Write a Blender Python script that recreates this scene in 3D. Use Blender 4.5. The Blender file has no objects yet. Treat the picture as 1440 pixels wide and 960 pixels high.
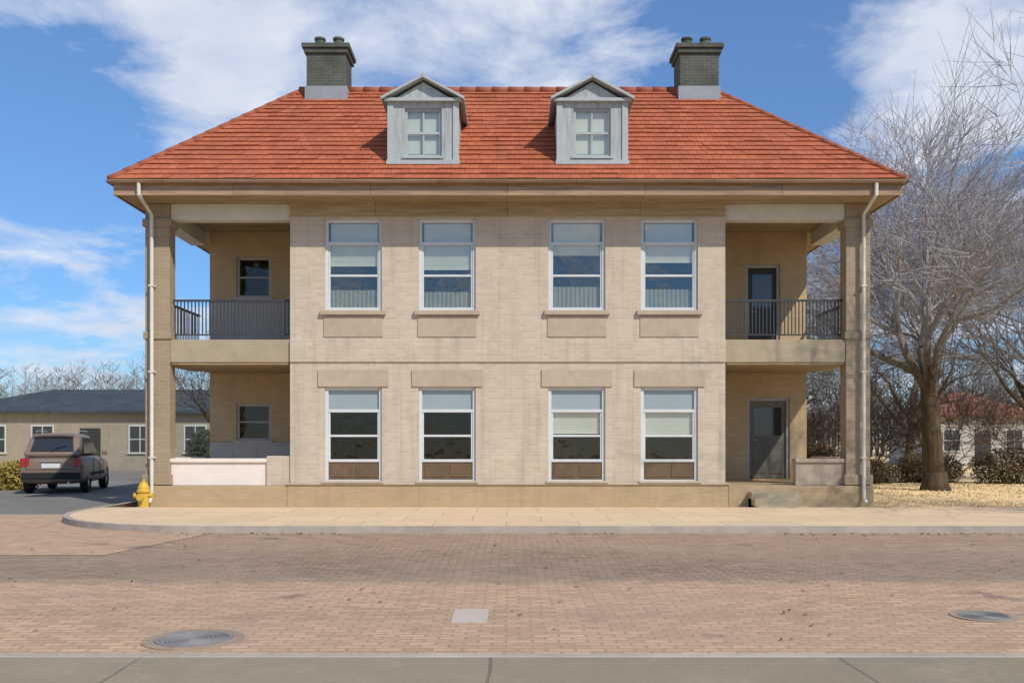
import bpy, bmesh, math, random
from mathutils import Vector, Matrix, noise as mnoise
S = bpy.context.scene
COL = S.collection
R = math.radians
random.seed(7)

# ------------------------------------------------------------------ helpers
class MB:
    """collects faces, becomes ONE mesh object"""
    def __init__(s): s.v = []; s.f = []; s.uv = []; s.smooth = False
    def face(s, pts, uv=None):
        n = len(s.v); s.v += [tuple(p) for p in pts]; s.f.append(tuple(range(n, n+len(pts))))
        s.uv.append(uv or [(0, 0)]*len(pts))
    def box(s, x0, x1, y0, y1, z0, z1):
        p = [(x, y, z) for z in (z0, z1) for y in (y0, y1) for x in (x0, x1)]
        for q in [(0,2,3,1),(4,5,7,6),(0,1,5,4),(2,6,7,3)[::1],(0,4,6,2),(1,3,7,5)]:
            s.face([p[i] for i in q])
    def prism(s, poly, axis, a, b):
        """poly 2D extruded along axis from a to b"""
        def P(u, w, t): return {'x': (t,u,w), 'y': (u,t,w), 'z': (u,w,t)}[axis]
        n = len(poly)
        s.face([P(u,w,a) for u,w in poly]); s.face([P(u,w,b) for u,w in poly][::-1])
        for i in range(n):
            u0,w0 = poly[i]; u1,w1 = poly[(i+1)%n]
            s.face([P(u0,w0,a),P(u0,w0,b),P(u1,w1,b),P(u1,w1,a)])
    def tube(s, pts, rad, n=8, cap=True):
        pts = [Vector(p) for p in pts]; k = len(pts)
        if not isinstance(rad, (list, tuple)): rad = [rad]*k
        base = len(s.v); prev = None
        for i, p in enumerate(pts):
            d = (pts[min(i+1,k-1)]-pts[max(i-1,0)]).normalized()
            a = prev if prev is not None else (Vector((1,0,0)) if abs(d.x) < .8 else Vector((0,1,0)))
            a = (a - d*a.dot(d)); a = a.normalized() if a.length > 1e-6 else d.orthogonal().normalized()
            prev = a; b = d.cross(a)
            for j in range(n):
                t = 2*math.pi*j/n
                s.v.append(tuple(p + (a*math.cos(t)+b*math.sin(t))*rad[i]))
        for i in range(k-1):
            for j in range(n):
                j2 = (j+1)%n
                s.f.append((base+i*n+j, base+i*n+j2, base+(i+1)*n+j2, base+(i+1)*n+j)); s.uv.append([(0,0)]*4)
        if cap:
            s.f.append(tuple(base+j for j in range(n))[::-1]); s.uv.append([(0,0)]*n)
            s.f.append(tuple(base+(k-1)*n+j for j in range(n))); s.uv.append([(0,0)]*n)
    def lathe(s, prof, n=16, c=(0,0,0)):
        base = len(s.v); k = len(prof)
        for r, z in prof:
            for j in range(n):
                t = 2*math.pi*j/n; s.v.append((c[0]+r*math.cos(t), c[1]+r*math.sin(t), c[2]+z))
        for i in range(k-1):
            for j in range(n):
                j2 = (j+1)%n
                s.f.append((base+i*n+j, base+i*n+j2, base+(i+1)*n+j2, base+(i+1)*n+j)); s.uv.append([(0,0)]*4)
        s.f.append(tuple(base+j for j in range(n))[::-1]); s.uv.append([(0,0)]*n)
        s.f.append(tuple(base+(k-1)*n+j for j in range(n))); s.uv.append([(0,0)]*n)
    def build(s, name, m, parent=None, bevel=0, smooth=False, merge=False):
        me = bpy.data.meshes.new(name); me.from_pydata(s.v, [], s.f)
        ul = me.uv_layers.new(name='uv')
        flat = [c for u in s.uv for p in u for c in p]
        ul.data.foreach_set('uv', flat)
        if merge or bevel:
            bm = bmesh.new(); bm.from_mesh(me); bmesh.ops.remove_doubles(bm, verts=bm.verts, dist=1e-4)
            bmesh.ops.recalc_face_normals(bm, faces=bm.faces); bm.to_mesh(me); bm.free()
        me.materials.append(m)
        if smooth: me.polygons.foreach_set('use_smooth', [True]*len(me.polygons))
        o = bpy.data.objects.new(name, me); COL.objects.link(o)
        if parent is not None: o.parent = parent
        if bevel:
            b = o.modifiers.new('bevel', 'BEVEL'); b.width = bevel; b.segments = 2; b.limit_method = 'ANGLE'
        return o
def bx(name, m, parent, *c, bevel=0):
    b = MB(); b.box(*c); return b.build(name, m, parent, bevel=bevel)
def tag(o, label=None, cat=None, group=None, kind=None):
    if label: o['label'] = label
    if cat: o['category'] = cat
    if group: o['group'] = group
    if kind: o['kind'] = kind
    return o
def thing(name, label, cat, loc=(0,0,0), rz=0, group=None):
    o = bpy.data.objects.new(name, None); COL.objects.link(o)
    o.location = loc; o.rotation_euler = (0,0,rz); o.empty_display_size = .3
    return tag(o, label, cat, group)

# ------------------------------------------------------------------ materials
def lin(h):
    c = [int(h[i:i+2],16)/255 for i in (0,2,4)]
    return tuple(x/12.92 if x <= .04045 else ((x+.055)/1.055)**2.4 for x in c)
class NM:
    def __init__(s, name, rough=.8, spec=.3, metallic=0):
        s.m = bpy.data.materials.new(name); s.m.use_nodes = True
        s.t = s.m.node_tree; s.b = s.t.nodes['Principled BSDF']
        s.b.inputs['Roughness'].default_value = rough
        s.b.inputs['Specular IOR Level'].default_value = spec
        s.b.inputs['Metallic'].default_value = metallic
        s.co = s.t.nodes.new('ShaderNodeTexCoord')
    def N(s, typ, **kw):
        n = s.t.nodes.new(typ)
        for k, v in kw.items():
            if k in n.inputs.keys(): 
                if hasattr(v, 'is_linked') or isinstance(v, bpy.types.NodeSocket): s.L(v, n.inputs[k])
                else: n.inputs[k].default_value = v
            else: setattr(n, k, v)
        return n
    def L(s, a, b): s.t.links.new(a, b)
    def obj(s): return s.co.outputs['Object']
    def noise(s, vec, scale, detail=4, rough=.6):
        n = s.N('ShaderNodeTexNoise', Scale=scale, Detail=detail, Roughness=rough); s.L(vec, n.inputs['Vector']); return n.outputs['Fac']
    def ramp(s, fac, stops):
        n = s.N('ShaderNodeValToRGB'); s.L(fac, n.inputs['Fac'])
        e = n.color_ramp.elements
        while len(e) < len(stops): e.new(.5)
        for i, (p, c) in enumerate(stops):
            e[i].position = p; e[i].color = (c,c,c,1) if isinstance(c,(int,float)) else (*c,1)
        return n.outputs['Color']
    def mix(s, fac, a, b, blend='MIX'):
        n = s.N('ShaderNodeMix', data_type='RGBA', blend_type=blend)
        for sock, v in ((n.inputs[0],fac),(n.inputs[6],a),(n.inputs[7],b)):
            if isinstance(v, bpy.types.NodeSocket): s.L(v, sock)
            else: sock.default_value = v if isinstance(v,(int,float)) else (*v,1)
        return n.outputs[2]
    def math(s, op, a, b=0.0):
        n = s.N('ShaderNodeMath', operation=op)
        for i, v in enumerate((a,b)):
            if isinstance(v, bpy.types.NodeSocket): s.L(v, n.inputs[i])
            else: n.inputs[i].default_value = v
        return n.outputs[0]
    def color(s, c): 
        if isinstance(c, bpy.types.NodeSocket): s.L(c, s.b.inputs['Base Color'])
        else: s.b.inputs['Base Color'].default_value = (*c,1)
    def bump(s, h, strength=.3, dist=.01):
        n = s.N('ShaderNodeBump', Strength=strength, Distance=dist); s.L(h, n.inputs['Height'])
        s.L(n.outputs['Normal'], s.b.inputs['Normal'])
    def wallvec(s):
        sp = s.N('ShaderNodeSeparateXYZ'); s.L(s.obj(), sp.inputs[0])
        c = s.N('ShaderNodeCombineXYZ'); s.L(s.math('ADD', sp.outputs[0], sp.outputs[1]), c.inputs[0]); s.L(sp.outputs[2], c.inputs[1])
        return c.outputs[0]
    def brick(s, vec, c1, c2, mortar, w, h, ms=.01, scale=1, bias=0):
        n = s.N('ShaderNodeTexBrick', Scale=scale); s.L(vec, n.inputs['Vector'])
        n.inputs['Brick Width'].default_value = w; n.inputs['Row Height'].default_value = h
        n.inputs['Mortar Size'].default_value = ms; n.inputs['Mortar Smooth'].default_value = .2; n.inputs['Bias'].default_value = bias
        for k, c in (('Color1',c1),('Color2',c2),('Mortar',mortar)): n.inputs[k].default_value = (*c,1)
        return n
def plain(name, c, rough=.7, var=.12, scale=6, spec=.3, metallic=0, bump=.1):
    m = NM(name, rough, spec, metallic)
    f = m.noise(m.obj(), scale, 5)
    f2 = m.noise(m.obj(), scale*.17, 3)
    d = tuple(x*(1-var) for x in c); l = tuple(min(1,x*(1+var)) for x in c)
    a = m.ramp(f, [(.3,d),(.7,l)])
    m.color(m.mix(.35, a, m.ramp(f2, [(.35,tuple(x*(1-var*1.6) for x in c)),(.65,l)])))
    if bump: m.bump(m.noise(m.obj(), scale*6, 4), bump, .004)
    return m.m

def wall_mat(name, c1, c2, mortar, dirt=.25):
    m = NM(name, .88, .2)
    v = m.wallvec()
    b = m.brick(v, c1, c2, mortar, .23, .078, .008)
    col = m.mix(m.ramp(m.noise(m.obj(), 1.1, 6, .65), [(.35,0.0),(.72,.5)]), b.outputs['Color'], tuple(x*.72 for x in c1))
    # streaks running down the wall and splash soiling with a broken edge at the foot
    mp = m.N('ShaderNodeMapping'); mp.inputs['Scale'].default_value = (3.5,3.5,.22); m.L(m.obj(), mp.inputs['Vector'])
    st = m.ramp(m.noise(mp.outputs[0], 1.3, 6, .7), [(.50,0.0),(.74,dirt)])
    col = m.mix(st, col, tuple(x*.45 for x in c1))
    m.color(col)
    m.bump(m.math('ADD', m.math('MULTIPLY', b.outputs['Fac'], -.7), m.math('MULTIPLY', m.noise(m.obj(), 60, 3), .5)), .5, .006)
    return m.m
M = {}
M['brick'] = wall_mat('buff_brick', (.62,.515,.385), (.53,.435,.32), (.60,.53,.44), .45)
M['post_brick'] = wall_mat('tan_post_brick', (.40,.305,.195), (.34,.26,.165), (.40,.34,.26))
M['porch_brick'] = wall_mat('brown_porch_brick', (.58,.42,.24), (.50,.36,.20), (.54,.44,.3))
M['stone'] = wall_mat('sandstone_ashlar', (.50,.37,.21), (.45,.33,.19), (.45,.36,.25), .3)
M['farstone'] = wall_mat('far_stone', (.36,.31,.22), (.30,.26,.19), (.35,.31,.25), .3)
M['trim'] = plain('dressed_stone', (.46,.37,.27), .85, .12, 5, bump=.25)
M['pale'] = plain('whitewashed_render', (.78,.70,.62), .85, .08, 3, bump=.2)
M['white'] = plain('white_paint', (.62,.64,.63), .5, .06, 4, bump=.05)
def boards():
    m = NM('weathered_grey_boards', .7, .25)
    sp = m.N('ShaderNodeSeparateXYZ'); m.L(m.obj(), sp.inputs[0])
    saw = m.math('FRACT', m.math('MULTIPLY', sp.outputs[2], 7.7))
    mp = m.N('ShaderNodeMapping'); mp.inputs['Scale'].default_value = (9,9,1.2); m.L(m.obj(), mp.inputs['Vector'])
    n = m.noise(mp.outputs[0], 1.4, 6, .7)
    m.color(m.ramp(n, [(.3,(.29,.31,.30)),(.5,(.42,.445,.435)),(.7,(.50,.52,.50))]))
    m.bump(m.math('ADD', saw, m.math('MULTIPLY', n, .4)), .6, .018); return m.m
M['boards'] = boards()
M['dormer'] = plain('pale_grey_paint', (.41,.44,.43), .6, .10, 5, bump=.08)
M['beam'] = plain('grey_painted_timber', (.66,.64,.55), .7, .12, 4)
M['iron'] = plain('dark_iron', (.05,.052,.055), .5, .2, 10, .4)
M['concrete_slab'] = plain('tan_concrete', (.40,.33,.22), .85, .12, 3, bump=.2)
M['lead'] = plain('lead_sheet', (.27,.29,.31), .55, .15, 3, .4)
M['door'] = plain('dark_painted_door', (.035,.035,.03), .45, .2, 6, .4, bump=.05)
M['panelwood'] = plain('brown_stained_wood', (.15,.10,.055), .55, .2, 8, .3)
M['blind'] = plain('cream_blind', (.72,.74,.62), .9, .04, 2)
M['slate'] = plain('slate', (.055,.068,.078), .85, .3, 6, .15)
M['tan_frame'] = plain('frame_far', (.5,.5,.47), .6, .1)

def timber(name, c):
    m = NM(name, .75, .25)
    mp = m.N('ShaderNodeMapping'); mp.inputs['Scale'].default_value = (1,14,14); m.L(m.obj(), mp.inputs['Vector'])
    g = m.ramp(m.noise(mp.outputs[0], 1.2, 6, .7), [(.3,tuple(x*.65 for x in c)),(.7,tuple(x*1.25 for x in c))])
    br = m.brick(m.obj(), (1,1,1), (.8,.8,.8), (.25,.25,.25), 3.1, .12, .006)
    m.color(m.mix(1, g, br.outputs['Color'], 'MULTIPLY')); m.bump(br.outputs['Fac'], -.4, .006)
    return m.m
M['soffit'] = timber('soffit_boards', (.44,.335,.19))
M['fascia'] = timber('fascia_paint', (.40,.265,.17))

def chimney_mat():
    m = NM('sooty_brick', .9, .2); v = m.wallvec()
    b = m.brick(v, (.115,.12,.095), (.085,.09,.075), (.15,.15,.13), .23, .078, .01)
    m.color(m.mix(m.ramp(m.noise(m.obj(), 2.2, 5), [(.4,0.0),(.7,.7)]), b.outputs['Color'], (.055,.06,.05)))
    m.bump(b.outputs['Fac'], -.5, .008); return m.m
M['chimney'] = chimney_mat()

def tile_mat():
    m = NM('clay_tiles', .7, .3)
    uv = m.co.outputs['UV']
    b = m.brick(uv, (.62,.178,.074), (.48,.128,.056), (.28,.08,.04), .21, .25, .008, bias=-.1)
    n1 = m.noise(uv, .55, 6, .65); n2 = m.noise(uv, 9, 3)
    col = m.mix(m.ramp(n1, [(.36,0.0),(.7,.6)]), b.outputs['Color'], (.40,.12,.06))
    col = m.mix(m.ramp(n2, [(.55,0.0),(.8,.45)]), col, (.68,.26,.13))
    # lichen specks and rain streaks down the slope
    mp = m.N('ShaderNodeMapping'); mp.inputs['Scale'].default_value = (2.6,.25,1); m.L(uv, mp.inputs['Vector'])
    col = m.mix(m.ramp(m.noise(mp.outputs[0], 1.4, 5, .7), [(.55,0.0),(.78,.55)]), col, (.22,.08,.05))
    m.color(col)
    w = m.N('ShaderNodeTexWave', wave_type='BANDS', bands_direction='X', Scale=15.0, Distortion=.3); m.L(uv, w.inputs['Vector'])
    m.bump(w.outputs['Fac'], .55, .03); return m.m
M['tile'] = tile_mat()

def glass_mat(name='window_glass', tint=(.5,.52,.52), boost=-.02):
    m = NM(name); t = m.t
    t.nodes.remove(m.b)
    out = [n for n in t.nodes if n.type == 'OUTPUT_MATERIAL'][0]
    tr = m.N('ShaderNodeBsdfTransparent'); tr.inputs[0].default_value = (*tint,1)
    gl = m.N('ShaderNodeBsdfGlossy'); gl.inputs['Roughness'].default_value = .02; gl.inputs[0].default_value = (.95,.93,.86,1)
    bp = m.N('ShaderNodeBump', Strength=.22, Distance=.06); m.L(m.noise(m.obj(), 1.1, 3), bp.inputs['Height']); m.L(bp.outputs[0], gl.inputs['Normal'])
    ge = m.N('ShaderNodeNewGeometry'); dt = m.N('ShaderNodeVectorMath', operation='DOT_PRODUCT')
    m.L(ge.outputs['Incoming'], dt.inputs[0]); m.L(ge.outputs['Normal'], dt.inputs[1])
    k = m.math('POWER', m.math('SUBTRACT', 1.0, m.math('ABSOLUTE', dt.outputs['Value'])), 5.0)
    f = m.math('MINIMUM', m.math('ADD', m.math('MULTIPLY', k, .92), .08+boost), 1.0)
    mx = m.N('ShaderNodeMixShader'); m.L(f, mx.inputs[0]); m.L(tr.outputs[0], mx.inputs[1]); m.L(gl.outputs[0], mx.inputs[2])
    m.L(mx.outputs[0], out.inputs[0]); return m.m
M['glass'] = glass_mat()
M['glass_up'] = glass_mat('upper_glass', (.86,.88,.86), .09)
M['glass_clear'] = glass_mat('clear_glass', (.93,.95,.95), .0)
M['net'] = plain('olive_net_curtain', (.25,.255,.195), .9, .08, 3)
M['dado'] = plain('grey_dado_paint', (.46,.44,.41), .8, .12, 4)
M['door_olive'] = plain('olive_grey_door', (.16,.15,.115), .55, .15, 5)
M['frosted'] = plain('frosted_glass', (.30,.36,.36), .15, .05, 2, .6, bump=0)

def paving(name, c1, c2, mortar, w, h, ms, dirt, dirtcol, ang=0, bumpd=.012, wet=.85):
    m = NM(name, wet, .25)
    mp = m.N('ShaderNodeMapping'); mp.inputs['Rotation'].default_value = (0,0,ang); m.L(m.obj(), mp.inputs['Vector'])
    nz = m.N('ShaderNodeTexNoise', Scale=.7, Detail=2); m.L(m.obj(), nz.inputs['Vector'])
    v = m.N('ShaderNodeVectorMath', operation='MULTIPLY_ADD'); m.L(nz.outputs['Color'], v.inputs[0]); v.inputs[1].default_value = (.09,.09,0); m.L(mp.outputs[0], v.inputs[2])
    b = m.brick(v.outputs[0], c1, c2, mortar, w, h, ms)
    n1 = m.noise(m.obj(), .28, 7, .68); n2 = m.noise(m.obj(), 2.3, 6, .7); n3 = m.noise(m.obj(), 26, 4)
    col = m.mix(m.ramp(n1, [(.36,0.0),(.68,dirt)]), b.outputs['Color'], dirtcol)
    col = m.mix(m.ramp(n2, [(.5,0.0),(.8,dirt)]), col, tuple(min(1,x*1.35) for x in c1))
    col = m.mix(m.ramp(n3, [(.5,0.0),(.75,.35)]), col, tuple(x*.6 for x in c2))
    m.color(col)
    m.bump(m.math('ADD', m.math('MULTIPLY', b.outputs['Fac'], -1.0), m.math('MULTIPLY', n3, .6)), .7, bumpd); return m.m
def street_mat(name, worn):
    m = NM(name, .86, .25); o = m.obj()
    nz = m.N('ShaderNodeTexNoise', Scale=.7, Detail=3); m.L(o, nz.inputs['Vector'])
    v = m.N('ShaderNodeVectorMath', operation='MULTIPLY_ADD'); m.L(nz.outputs['Color'], v.inputs[0]); v.inputs[1].default_value = (.13,.13,0); m.L(o, v.inputs[2])
    b = m.brick(v.outputs[0], (.62,.40,.25), (.45,.285,.175), (.37,.28,.20), .22, .105, .012)
    b2 = m.brick(v.outputs[0], (.38,.265,.18), (.25,.175,.115), (.20,.15,.105), .22, .105, .012)
    n1 = m.noise(o, .3, 7, .68); n2 = m.noise(o, 1.9, 6, .72); n3 = m.noise(o, 22, 4)
    c1, c2 = b.outputs['Color'], b2.outputs['Color']
    if worn:
        sp = m.N('ShaderNodeSeparateXYZ'); m.L(o, sp.inputs[0])
        yy = m.math('ADD', m.math('ADD', sp.outputs[1], m.math('MULTIPLY', m.math('SUBTRACT', n1, .5), .9)), m.math('MULTIPLY', m.math('SUBTRACT', n2, .5), 1.1))
        w = m.N('ShaderNodeMapRange', interpolation_type='SMOOTHSTEP'); m.L(yy, w.inputs[0]); w.inputs[1].default_value = -11.75; w.inputs[2].default_value = -11.0
        w2 = m.N('ShaderNodeMapRange', interpolation_type='SMOOTHSTEP'); m.L(yy, w2.inputs[0]); w2.inputs[1].default_value = -9.4; w2.inputs[2].default_value = -7.8; w2.inputs[3].default_value = 1; w2.inputs[4].default_value = .66
        c1 = m.mix(m.math('MULTIPLY', w.outputs[0], w2.outputs[0]), c1, c2)
        # tyre polish: two long smudged tracks
        for yc in (-10.4,-8.6,-13.3):
            d = m.math('ABSOLUTE', m.math('SUBTRACT', yy, yc))
            tr = m.N('ShaderNodeMapRange', interpolation_type='SMOOTHSTEP'); m.L(d, tr.inputs[0]); tr.inputs[1].default_value = 0; tr.inputs[2].default_value = .5; tr.inputs[3].default_value = .30; tr.inputs[4].default_value = 0
            c1 = m.mix(m.math('MULTIPLY', tr.outputs[0], n2), c1, (.17,.13,.10))
    c1 = m.mix(m.ramp(n1, [(.40,0.0),(.70,.5)]), c1, (.42,.31,.22))
    c1 = m.mix(m.ramp(n2, [(.54,0.0),(.80,.45)]), c1, (.20,.15,.11))
    st = m.noise(o, .85, 4, .5)
    c1 = m.mix(m.ramp(st, [(.66,0.0),(.70,.55),(.78,.7)]), c1, (.15,.12,.10))      # old oil and damp stains
    c1 = m.mix(m.ramp(n3, [(.5,0.0),(.75,.35)]), c1, (.26,.18,.12))
    m.color(c1)
    m.bump(m.math('ADD', m.math('MULTIPLY', b.outputs['Fac'], -1.0), m.math('ADD', m.math('MULTIPLY', n3, .6), m.math('MULTIPLY', n2, 1.5))), .8, .014); return m.m
M['street'] = street_mat('brick_street', True)
M['pave_pink'] = street_mat('rose_brick', False)
def asphalt_mat():
    m = NM('grey_side_street', .9, .2); o = m.obj()
    m.color(m.mix(m.ramp(m.noise(o, .35, 6, .65), [(.35,0.0),(.7,.7)]), m.ramp(m.noise(o, 9, 5), [(.3,(.17,.155,.13)),(.7,(.26,.24,.20))]), (.14,.13,.115)))
    m.bump(m.noise(o, 30, 3), .5, .01); return m.m
M['side'] = asphalt_mat()
def flag_mat():
    m = NM('concrete_flags', .88, .2); o = m.obj()
    b = m.brick(o, (.74,.545,.34), (.67,.49,.305), (.40,.30,.19), 1.3, 1.16, .010)
    n1 = m.noise(o, .5, 7, .7); n2 = m.noise(o, 3.1, 6, .75); n3 = m.noise(o, 34, 4)
    c = m.mix(m.ramp(n1, [(.42,0.0),(.7,.55)]), b.outputs['Color'], (.56,.43,.29))
    c = m.mix(m.ramp(n2, [(.56,0.0),(.72,.5)]), c, (.42,.33,.23))
    v = m.N('ShaderNodeTexVoronoi', Scale=2.6); m.L(o, v.inputs['Vector'])
    c = m.mix(m.ramp(v.outputs['Distance'], [(.03,.65),(.06,0.0)]), c, (.20,.17,.14))
    c = m.mix(m.ramp(n3, [(.5,0.0),(.75,.3)]), c, (.48,.36,.23))
    m.color(c); m.bump(m.math('ADD', m.math('MULTIPLY', b.outputs['Fac'], -1.0), m.math('MULTIPLY', n3, .7)), .6, .008); return m.m
M['sidewalk'] = flag_mat()
M['asphalt'] = paving('grey_concrete_pavement', (.33,.265,.175), (.30,.24,.16), (.16,.135,.10), 2.4, 1.8, .012, .5, (.20,.175,.135), bumpd=.006)
M['kerb'] = plain('kerb_stone', (.42,.36,.29), .85, .2, 3, bump=.3)
M['patch'] = plain('concrete_patch', (.50,.42,.35), .85, .12, 5, bump=.3)
M['collar'] = plain('dirty_concrete', (.33,.25,.18), .9, .2, 5, bump=.4)
M['castiron'] = plain('cast_iron_cover', (.24,.23,.21), .6, .2, 14, .4, bump=.5)

def ground_mat():
    m = NM('dry_lawn', .95, .1)
    n1 = m.noise(m.obj(), .22, 6, .65); n2 = m.noise(m.obj(), 5, 6, .75)
    a = m.ramp(n2, [(.3,(.70,.50,.26)),(.7,(.90,.68,.38))])
    m.color(m.mix(m.ramp(n1, [(.4,0.0),(.7,.6)]), a, (.66,.50,.28)))
    m.bump(n2, .8, .04); return m.m
M['ground'] = ground_mat()
def bark(name, a, b):
    m = NM(name, .9, .15)
    mp = m.N('ShaderNodeMapping'); mp.inputs['Scale'].default_value = (6,6,1.2); m.L(m.obj(), mp.inputs['Vector'])
    n = m.noise(mp.outputs[0], 1.5, 6, .7); m.color(m.ramp(n, [(.32,a),(.68,b)])); m.bump(n, .9, .03); return m.m
def tree_bark(name, lo, hi, z0, z1):
    m = NM(name, .9, .15); o = m.obj()
    mp = m.N('ShaderNodeMapping'); mp.inputs['Scale'].default_value = (6,6,1.2); m.L(o, mp.inputs['Vector'])
    n = m.noise(mp.outputs[0], 1.5, 6, .7); sp = m.N('ShaderNodeSeparateXYZ'); m.L(o, sp.inputs[0])
    k = m.N('ShaderNodeMapRange', interpolation_type='SMOOTHSTEP'); m.L(m.math('ADD', sp.outputs[2], m.math('MULTIPLY', n, 2.5)), k.inputs[0]); k.inputs[1].default_value = z0; k.inputs[2].default_value = z1
    dk = m.ramp(n, [(.32,lo[0]),(.68,lo[1])]); lt = m.ramp(n, [(.32,hi[0]),(.68,hi[1])])
    m.color(m.mix(k.outputs[0], dk, lt)); m.bump(n, .9, .03); return m.m
M['tree'] = tree_bark('grey_tree_bark', ((.05,.036,.02),(.125,.09,.05)), ((.29,.275,.275),(.48,.46,.46)), 4.4, 8.0)
M['bark'] = bark('bark', (.05,.035,.018), (.125,.09,.05))
M['twig'] = bark('grey_twigs', (.33,.315,.30), (.52,.50,.48))
M['twig_brown'] = bark('brown_twigs', (.10,.065,.045), (.23,.16,.12))
M['twig_far'] = bark('far_twigs', (.16,.16,.155), (.26,.255,.245))
def leaf(name, a, b, sc=2.5):
    m = NM(name, .8, .2); m.color(m.ramp(m.noise(m.obj(), sc, 3), [(.35,a),(.65,b)])); return m.m
M['leaf_brown'] = leaf('dry_brown_leaves', (.055,.036,.014), (.17,.11,.05))
M['leaf_olive'] = leaf('olive_leaves', (.16,.12,.02), (.36,.28,.07))
M['leaf_green'] = leaf('pale_green_leaves', (.30,.28,.13), (.52,.48,.24))
M['straw'] = leaf('straw_grass', (.62,.45,.22), (.85,.65,.36), .8)
M['car'] = plain('dark_car_paint', (.21,.15,.115), .4, .1, 2, .3, bump=0)
M['carglass'] = plain('car_glass', (.03,.032,.035), .06, .05, 2, .8, bump=0)
M['rubber'] = plain('rubber', (.02,.02,.02), .8, .2, 8)
M['rim'] = plain('alloy', (.45,.45,.45), .35, .05, 4, .5, .7, bump=0)
M['redlamp'] = plain('red_lens', (.35,.02,.015), .2, .05, 4, .6, bump=0)
M['plate'] = plain('plate_white', (.65,.65,.62), .5, .05)
M['yellow'] = plain('yellow_paint', (.62,.40,.05), .5, .15, 9, .4)
M['redroof'] = plain('far_red_roof', (.28,.12,.08), .8, .2, 3)
M['render_far'] = plain('far_pale_wall', (.50,.48,.42), .9, .1, 2)

# ------------------------------------------------------------------ ground and streets
def sheet(name, x0, x1, y0, y1, z, m, label=None):
    b = MB(); b.face([(x0,y0,z),(x1,y0,z),(x1,y1,z),(x0,y1,z)]); return tag(b.build(name, m), kind='structure')
sheet('ground', -900, 900, -120, 1500, 0, M['ground'])
sheet('brick_street', -200, 200, -15.4, -5.70, .004, M['street'])
sheet('side_street', -22, -9.15, -1.6, 60, .008, M['side'])
b = MB(); b.box(-200, 200, -60, -15.52, -.1, .11); tag(b.build('near_pavement', M['asphalt']), kind='structure')
b = MB(); b.box(-200, 200, -15.52, -15.40, -.1, .114); tag(b.build('near_kerb', M['kerb'], bevel=.015), kind='structure')
def arc(r): return [(-5.1-r*math.cos(k*math.pi/28), -1.6-r*math.sin(k*math.pi/28)) for k in range(15)]
b = MB(); b.prism([(-9.1,-.95)]+arc(4.0)+[(200,-5.6),(200,-.95)], 'z', -.1, .12); tag(b.build('sidewalk', M['sidewalk']), kind='structure')
out = [(-9.22,40)]+arc(4.12)+[(200,-5.72)]; inn = [(-9.102,40)]+arc(4.002)+[(200,-5.602)]
b = MB()
for k in range(len(out)-1):
    (a0,a1),(c0,c1),(e0,e1),(g0,g1) = out[k],out[k+1],inn[k+1],inn[k]
    b.face([(a0,a1,.124),(c0,c1,.124),(e0,e1,.124),(g0,g1,.124)]); b.face([(a0,a1,-.1),(c0,c1,-.1),(c0,c1,.124),(a0,a1,.124)])
tag(b.build('kerb', M['kerb']), kind='structure')
b = MB(); P = arc(4.05)
b.face([(-200,-5.76,.010),(-200,-8.9,.010),(-5.6,-8.9,.010),(-5.1,-5.7,.010)]+[(p[0],p[1],.010) for p in P[::-1]]+[(-9.25,-1.6,.010),(-22,-1.6,.010),(-22,-5.76,.010)])
tag(b.build('street_corner', M['pave_pink']), kind='structure')
def straw_patch(name, areas, n, hmin, hmax, seed):
    rnd = random.Random(seed); b = MB()
    tot = sum((a[1]-a[0])*(a[3]-a[2]) for a in areas)
    for a in areas:
        for i in range(int(n*(a[1]-a[0])*(a[3]-a[2])/tot)):
            x = rnd.uniform(a[0],a[1]); y = rnd.uniform(a[2],a[3])
            if mnoise.noise(Vector((x*.9,y*.9,seed))) < -.15: continue
            h = rnd.uniform(hmin,hmax); t = rnd.uniform(0,6.28); w = .012+.0006*(y+22)
            dx, dy = math.cos(t)*w, math.sin(t)*w; lx, ly = rnd.uniform(-.6,.6)*h, rnd.uniform(-.6,.6)*h
            b.face([(x-dx,y-dy,0),(x+dx,y+dy,0),(x+lx,y+ly,h)])
    return tag(b.build(name, M['straw']), 'short dry straw coloured grass growing beside the house', 'grass', kind='stuff')
straw_patch('dry_grass', [(-8.6,5.3,-.93,-.08),(7.0,9,-.93,-.08),(9,24,-.9,14)], 11000, .02, .06, 3)

rnd = random.Random(12); b = MB()
for i in range(900):
    if rnd.random() < .62:
        x = rnd.uniform(-6,16); y = -5.78-abs(rnd.gauss(0,.18)); z = .012
    else:
        x = rnd.uniform(-9,12); y = rnd.uniform(-15.3,-6); z = .012
    if mnoise.noise(Vector((x*.6,y*.6,4))) < -.1: continue
    a = rnd.uniform(0,6.28); r = rnd.uniform(.018,.04); d = Vector((math.cos(a),math.sin(a),rnd.uniform(-.1,.35)))*r; e = Vector((-math.sin(a),math.cos(a),rnd.uniform(0,.3)))*r*.5; p = Vector((x,y,z+.008))
    b.face([p-d,p+e,p+d,p-e])
tag(b.build('fallen_leaves', M['leaf_brown']), 'small dry brown leaves lying along the kerb and street', 'leaves', kind='stuff')
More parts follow.
